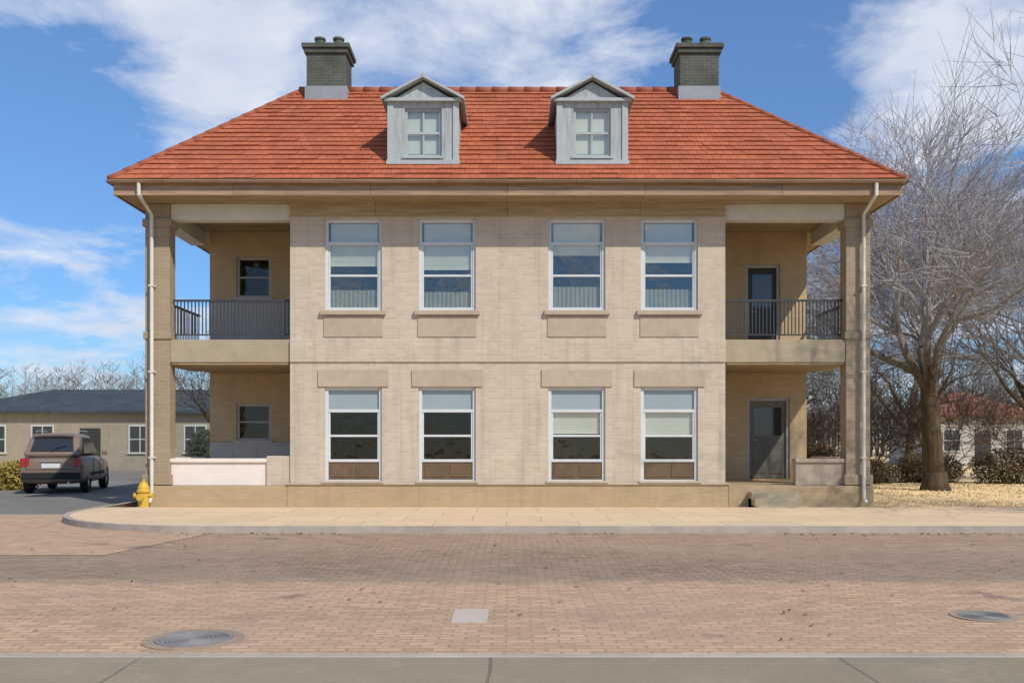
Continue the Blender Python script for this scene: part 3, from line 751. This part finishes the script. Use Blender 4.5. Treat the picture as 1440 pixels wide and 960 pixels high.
# ------------------------------------------------------------------ neighbours
def small_house(label, loc, w, d, he, hr, wm, rm, name='house', rz=0, ov=.4, wins=(), doors=()):
    o = thing(name, label, 'house', loc, rz)
    b = MB(); b.box(-w/2,w/2,0,d,-.1,he); b.build('wall', wm, o)
    r = MB(); hw = w/2+ov; y0,y1 = -ov,d+ov; k = min(hw,(d/2+ov))*.9
    A,B_,C_,D_ = (-hw,y0,he),(hw,y0,he),(hw,y1,he),(-hw,y1,he); P,Q = (-hw+k,d/2,hr),(hw-k,d/2,hr)
    for f in ((A,B_,Q,P),(B_,C_,Q),(C_,D_,P,Q),(D_,A,P)): r.face(f)
    r.face([(p[0],p[1],he-.16) for p in (D_,C_,B_,A)])
    for p,q in ((A,B_),(B_,C_),(C_,D_),(D_,A)): r.face([p,q,(q[0],q[1],he-.16),(p[0],p[1],he-.16)])
    r.build('roof', rm, o)
    for (x,z0,z1,ww) in wins:
        f = MB()
        for bb in ((x-ww/2-.08,x-ww/2,-.05,-.002,z0,z1),(x+ww/2,x+ww/2+.08,-.05,-.002,z0,z1),(x-ww/2-.08,x+ww/2+.08,-.05,-.002,z1,z1+.09),(x-ww/2-.12,x+ww/2+.12,-.09,-.002,z0-.09,z0),(x-.025,x+.025,-.04,-.012,z0,z1),(x-ww/2,x+ww/2,-.035,-.013,(z0+z1)/2-.025,(z0+z1)/2+.025)): f.box(*bb)
        F = f.build('window', M['tan_frame'], o)
        g = MB(); g.face([(x-ww/2,-.01,z0),(x+ww/2,-.01,z0),(x+ww/2,-.01,z1),(x-ww/2,-.01,z1)]); g.build('pane', M['carglass'], F)
    for (x,hh,ww) in doors:
        f = MB(); f.box(x-ww/2,x+ww/2,-.06,-.002,.0,hh); f.build('door', M['door'], o, bevel=.01)
    return o
small_house('long low tan stone building with slate roof across the side street', (-22.5,29,0), 17, 9, 3.25, 4.65, M['farstone'], M['slate'], 'stone_building',
    wins=((-5.5,1.0,2.4,1.1),(-2.9,1.0,2.4,1.1),(2.4,1.0,2.4,1.1),(5.4,1.0,2.4,1.1)), doors=((-.3,2.3,1.1),))
small_house('pale house with red roof beyond the shrubs on the right', (30.2,38,0), 6.4, 7, 3.3, 4.9, M['render_far'], M['redroof'], 'small_house',
    wins=((-2.0,1.0,2.3,1.0),(2.0,1.0,2.3,1.0)), doors=((0,2.1,1.0),))

# ------------------------------------------------------------------ parked car (rear towards us)
def car(loc, rz):
    o = thing('parked_car', 'dark brown car parked tail first on the side street left of the house', 'car', loc, rz)
    Lc, W = 4.5, 1.84
    def sec(y, w, z0, z1, tuck=.86, n=8):
        pts = []
        for (fx,fz) in ((-.92,0),(-1,.12),(-1,.62),(-.97,.86),(-tuck,1.0),(tuck,1.0),(.97,.86),(1,.62),(1,.12),(.92,0)):
            pts.append((fx*w/2, y, z0+(z1-z0)*fz))
        return pts
    def loft(secs, name, m, parent):
        b = MB(); n = len(secs[0])
        for i in range(len(secs)-1):
            for j in range(n): b.face([secs[i][j],secs[i][(j+1)%n],secs[i+1][(j+1)%n],secs[i+1][j]])
        b.face(secs[0]); b.face(secs[-1][::-1])
        return b.build(name, m, parent, bevel=.03)
    bd = loft([sec(-.01,1.50,.40,.84),sec(0,1.66,.36,.90),sec(.06,1.78,.28,1.02),sec(.5,W,.24,1.06),sec(1.4,W,.24,1.06),sec(3.0,W,.24,1.02),sec(3.2,W,.24,1.0),sec(4.0,1.80,.25,.92),sec(4.4,1.66,.30,.80),sec(4.5,1.5,.36,.68)], 'body', M['car'], o)
    cab = loft([sec(.10,1.60,1.0,1.08,.9),sec(.14,1.56,1.0,1.14,.9),sec(.45,1.46,1.0,1.56,.86),sec(.60,1.44,1.0,1.63,.84),sec(.9,1.42,1.0,1.66,.84),sec(2.0,1.42,1.0,1.65,.84),sec(2.25,1.43,1.0,1.58,.84),sec(3.1,1.50,.98,1.06,.9)], 'cabin', M['car'], o)
    for ob in (bd,cab):
        ob.modifiers.clear(); ss = ob.modifiers.new('smooth','SUBSURF'); ss.levels = ss.render_levels = 2
        ob.data.polygons.foreach_set('use_smooth', [True]*len(ob.data.polygons))
        bm = bmesh.new(); bm.from_mesh(ob.data); bmesh.ops.remove_doubles(bm, verts=bm.verts, dist=1e-4); bmesh.ops.recalc_face_normals(bm, faces=bm.faces); bm.to_mesh(ob.data); bm.free()
    b = MB(); b.face([(-.60,.125,1.16),(.60,.125,1.16),(.53,.40,1.52),(-.53,.40,1.52)]); b.face([(-.60,.130,1.14),(.60,.130,1.14),(.60,.125,1.16),(-.60,.125,1.16)]); rw = b.build('rear_window', M['carglass'], o)
    b = MB(); b.tube([(0,.10,1.13),(.05,.13,1.22),(.38,.19,1.30)],.012,6); b.build('wiper', M['rubber'], rw)
    b = MB(); b.box(-.56,.56,.30,.46,1.585,1.615); b.build('spoiler', M['car'], o, bevel=.012)
    b = MB()
    for q in ((-.70,.70,1.03,1.042),(-.70,.70,.655,.667)): b.box(q[0],q[1],-.014,.05,q[2],q[3])
    for q in (-.70,.70): b.box(q-.006,q+.006,-.014,.05,.667,1.03)
    b.build('tailgate_seam', M['rubber'], o)
    b = MB(); b.box(-.30,.30,-.035,.0,.86,.895); b.build('tailgate_handle', M['rim'], o, bevel=.008)
    b = MB(); b.tube([(.5,-.06,.30),(.5,.3,.30)],.035,10); b.build('exhaust_pipe', M['rim'], o)
    for s in (-1,1):
        b = MB(); b.tube([(s*.60,.85,1.655),(s*.60,.9,1.70),(s*.60,2.0,1.70),(s*.60,2.1,1.645)],.016,8); b.build('roof_rail', M['rim'], o)
        b = MB()
        for yq in (1.42,2.36): b.box(*sorted((s*.917,s*.927)),yq-.006,yq+.006,.42,1.02)
        b.box(*sorted((s*.915,s*.932)),.95,3.0,.48,.56)
        b.build('side_trim', M['rubber'], o)
        b = MB(); b.box(*sorted((s*.60,s*.84)),-.03,.03,.45,.52); b.build('reflector', M['redlamp'], o, bevel=.01)
    for s in (-1,1):
        b = MB(); b.face([(s*.775,.75,1.09),(s*.78,2.75,1.07),(s*.715,2.1,1.5),(s*.71,.85,1.52)]); b.build('side_window', M['carglass'], o)
        b = MB(); b.box(*sorted((s*.60,s*.86)),-.012,.08,.74,.96); b.build('tail_light', M['redlamp'], o, bevel=.015)
        b = MB(); b.box(*sorted((s*.93,s*1.08)),2.62,2.76,1.02,1.15); b.build('mirror', M['car'], o, bevel=.02)
        for y in (.82,3.62):
            t = MB(); q = [(.20,-.11),(.31,-.11),(.335,-.07),(.335,.07),(.31,.11),(.20,.11)]
            n = 20
            for i in range(n):
                a0,a1 = 2*math.pi*i/n,2*math.pi*(i+1)/n
                for k in range(5):
                    f = lambda rr,a: (s*.80+rr[1],y+rr[0]*math.cos(a),.335+rr[0]*math.sin(a))
                    t.face([f(q[k],a0),f(q[k],a1),f(q[k+1],a1),f(q[k+1],a0)])
            T = t.build('wheel', M['rubber'], o)
            r = MB(); r.tube([(s*.74,y,.335),(s*.885,y,.335)],.205,16); r.build('rim', M['rim'], T)
    b = MB(); b.box(-.82,.82,-.05,.06,.40,.58); b.build('bumper', M['rubber'], o, bevel=.03)
    b = MB(); b.box(-.26,.26,-.022,-.004,.70,.82); b.build('number_plate', M['plate'], o)
    return o
CAR = car((-13.75,6.2,.01), R(13)); CAR.scale = (1.0,1.0,1.12)

# yellow hydrant by the left pillar
hy = thing('fire_hydrant', 'short yellow fire hydrant at the foot of the left porch pillar', 'hydrant', (-8.32,-.55,.0))
b = MB(); b.lathe([(.17,-.05),(.17,.05),(.12,.07),(.115,.42),(.15,.44),(.15,.48),(.125,.50),(.12,.56),(.08,.64),(.03,.67)],18); b.build('barrel', M['yellow'], hy, smooth=False)
b = MB(); b.lathe([(.035,.66),(.035,.72),(.02,.72)],6); b.build('operating_nut', M['yellow'], hy)
for s in (-1,1):
    b = MB(); b.tube([(s*.09,0,.36),(s*.19,0,.36),(s*.19,0,.36),(s*.215,0,.36)],[.05,.05,.065,.06],12); b.build('hose_cap', M['yellow'], hy)
b = MB(); b.tube([(0,-.09,.33),(0,-.20,.33),(0,-.2,.33),(0,-.235,.33)],[.065,.065,.085,.08],12); b.build('hose_cap', M['yellow'], hy)

# ------------------------------------------------------------------ light, sky, camera
AZ, EL = 40, 44
w = bpy.data.worlds.new('World'); S.world = w; w.use_nodes = True
t = w.node_tree
class WN(NM):
    def __init__(s): s.t = t; s.co = t.nodes.new('ShaderNodeTexCoord')
n = WN()
sk = n.N('ShaderNodeTexSky', sky_type='NISHITA', sun_disc=False); sk.sun_elevation = R(EL); sk.sun_rotation = R(180-AZ)
sk.air_density = 1.0; sk.dust_density = .15; sk.ozone_density = 2.0; sk.altitude = 800
bg = t.nodes['Background']; bg.inputs[1].default_value = .15
gv = n.co.outputs['Generated']
sp = n.N('ShaderNodeSeparateXYZ'); n.L(gv, sp.inputs[0])
# cloud deck: project the direction on a plane overhead
zz = n.math('ADD', n.math('MAXIMUM', sp.outputs[2], 0.0), .22)
cb = n.N('ShaderNodeCombineXYZ'); n.L(n.math('DIVIDE', sp.outputs[0], zz), cb.inputs[0]); n.L(n.math('DIVIDE', sp.outputs[1], zz), cb.inputs[1])
mp = n.N('ShaderNodeMapping'); mp.inputs['Location'].default_value = (3.1,7.7,0); mp.inputs['Scale'].default_value = (1.0,1.15,1); n.L(cb.outputs[0], mp.inputs['Vector'])
nz = n.N('ShaderNodeTexNoise', Scale=2.9, Detail=9, Roughness=.6, Distortion=.3); n.L(mp.outputs[0], nz.inputs['Vector'])
f = nz.outputs['Fac']
CLOUDS = [(310,30,.19,.16),(690,75,.20,.17),(1330,45,.17,.2),(150,335,.07,.10),(70,395,.07,.09),(170,430,.07,.09),(90,490,.12,.05),(90,425,.04,-.1),(270,140,.10,.06),(60,150,.14,-.10),(1000,40,.16,-.14),(1060,140,.12,-.1),(100,240,.14,-.12),(460,190,.14,-.10)]
for (px,py,rad,amt) in CLOUDS:
    d = Vector(((px-720)/1320,1,(620-py)/1320)).normalized()
    vd = n.N('ShaderNodeVectorMath', operation='DISTANCE'); n.L(gv, vd.inputs[0]); vd.inputs[1].default_value = d
    mr = n.N('ShaderNodeMapRange', interpolation_type='SMOOTHSTEP'); n.L(vd.outputs['Value'], mr.inputs[0]); mr.inputs[1].default_value = 0; mr.inputs[2].default_value = rad; mr.inputs[3].default_value = amt; mr.inputs[4].default_value = 0
    f = n.math('ADD', f, mr.outputs[0])
cov = n.ramp(f, [(.47,0.0),(.55,.38),(.68,.93)])
shade = n.ramp(n.noise(mp.outputs[0], 3.2, 6), [(.3,(3.6,4.0,4.9)),(.7,(5.2,5.4,5.8))])
hz = n.ramp(sp.outputs[2], [(.0,(.36,.44,.53)),(.14,(.40,.58,.76)),(.42,(.66,.82,.98))])
col = n.mix(cov, n.mix(1, sk.outputs[0], hz, 'MULTIPLY'), shade)
n.L(col, bg.inputs[0])
l = bpy.data.lights.new('sun','SUN'); l.energy = 3.45; l.angle = R(.53); l.color = (1,.94,.86)
lo = bpy.data.objects.new('sun', l); COL.objects.link(lo); lo.rotation_euler = (R(90-EL),0,R(AZ))
c = bpy.data.cameras.new('camera'); co = bpy.data.objects.new('camera', c); COL.objects.link(co)
co.location = (.1,-22,1.6); co.rotation_euler = (math.pi/2,0,0); c.lens = 36*1320/1440; c.sensor_width = 36
c.shift_y = 140/1440; c.clip_end = 4000; S.camera = co
S.view_settings.view_transform = 'Standard'; S.view_settings.look = 'None'; S.view_settings.exposure = 0.15; S.view_settings.gamma = 1
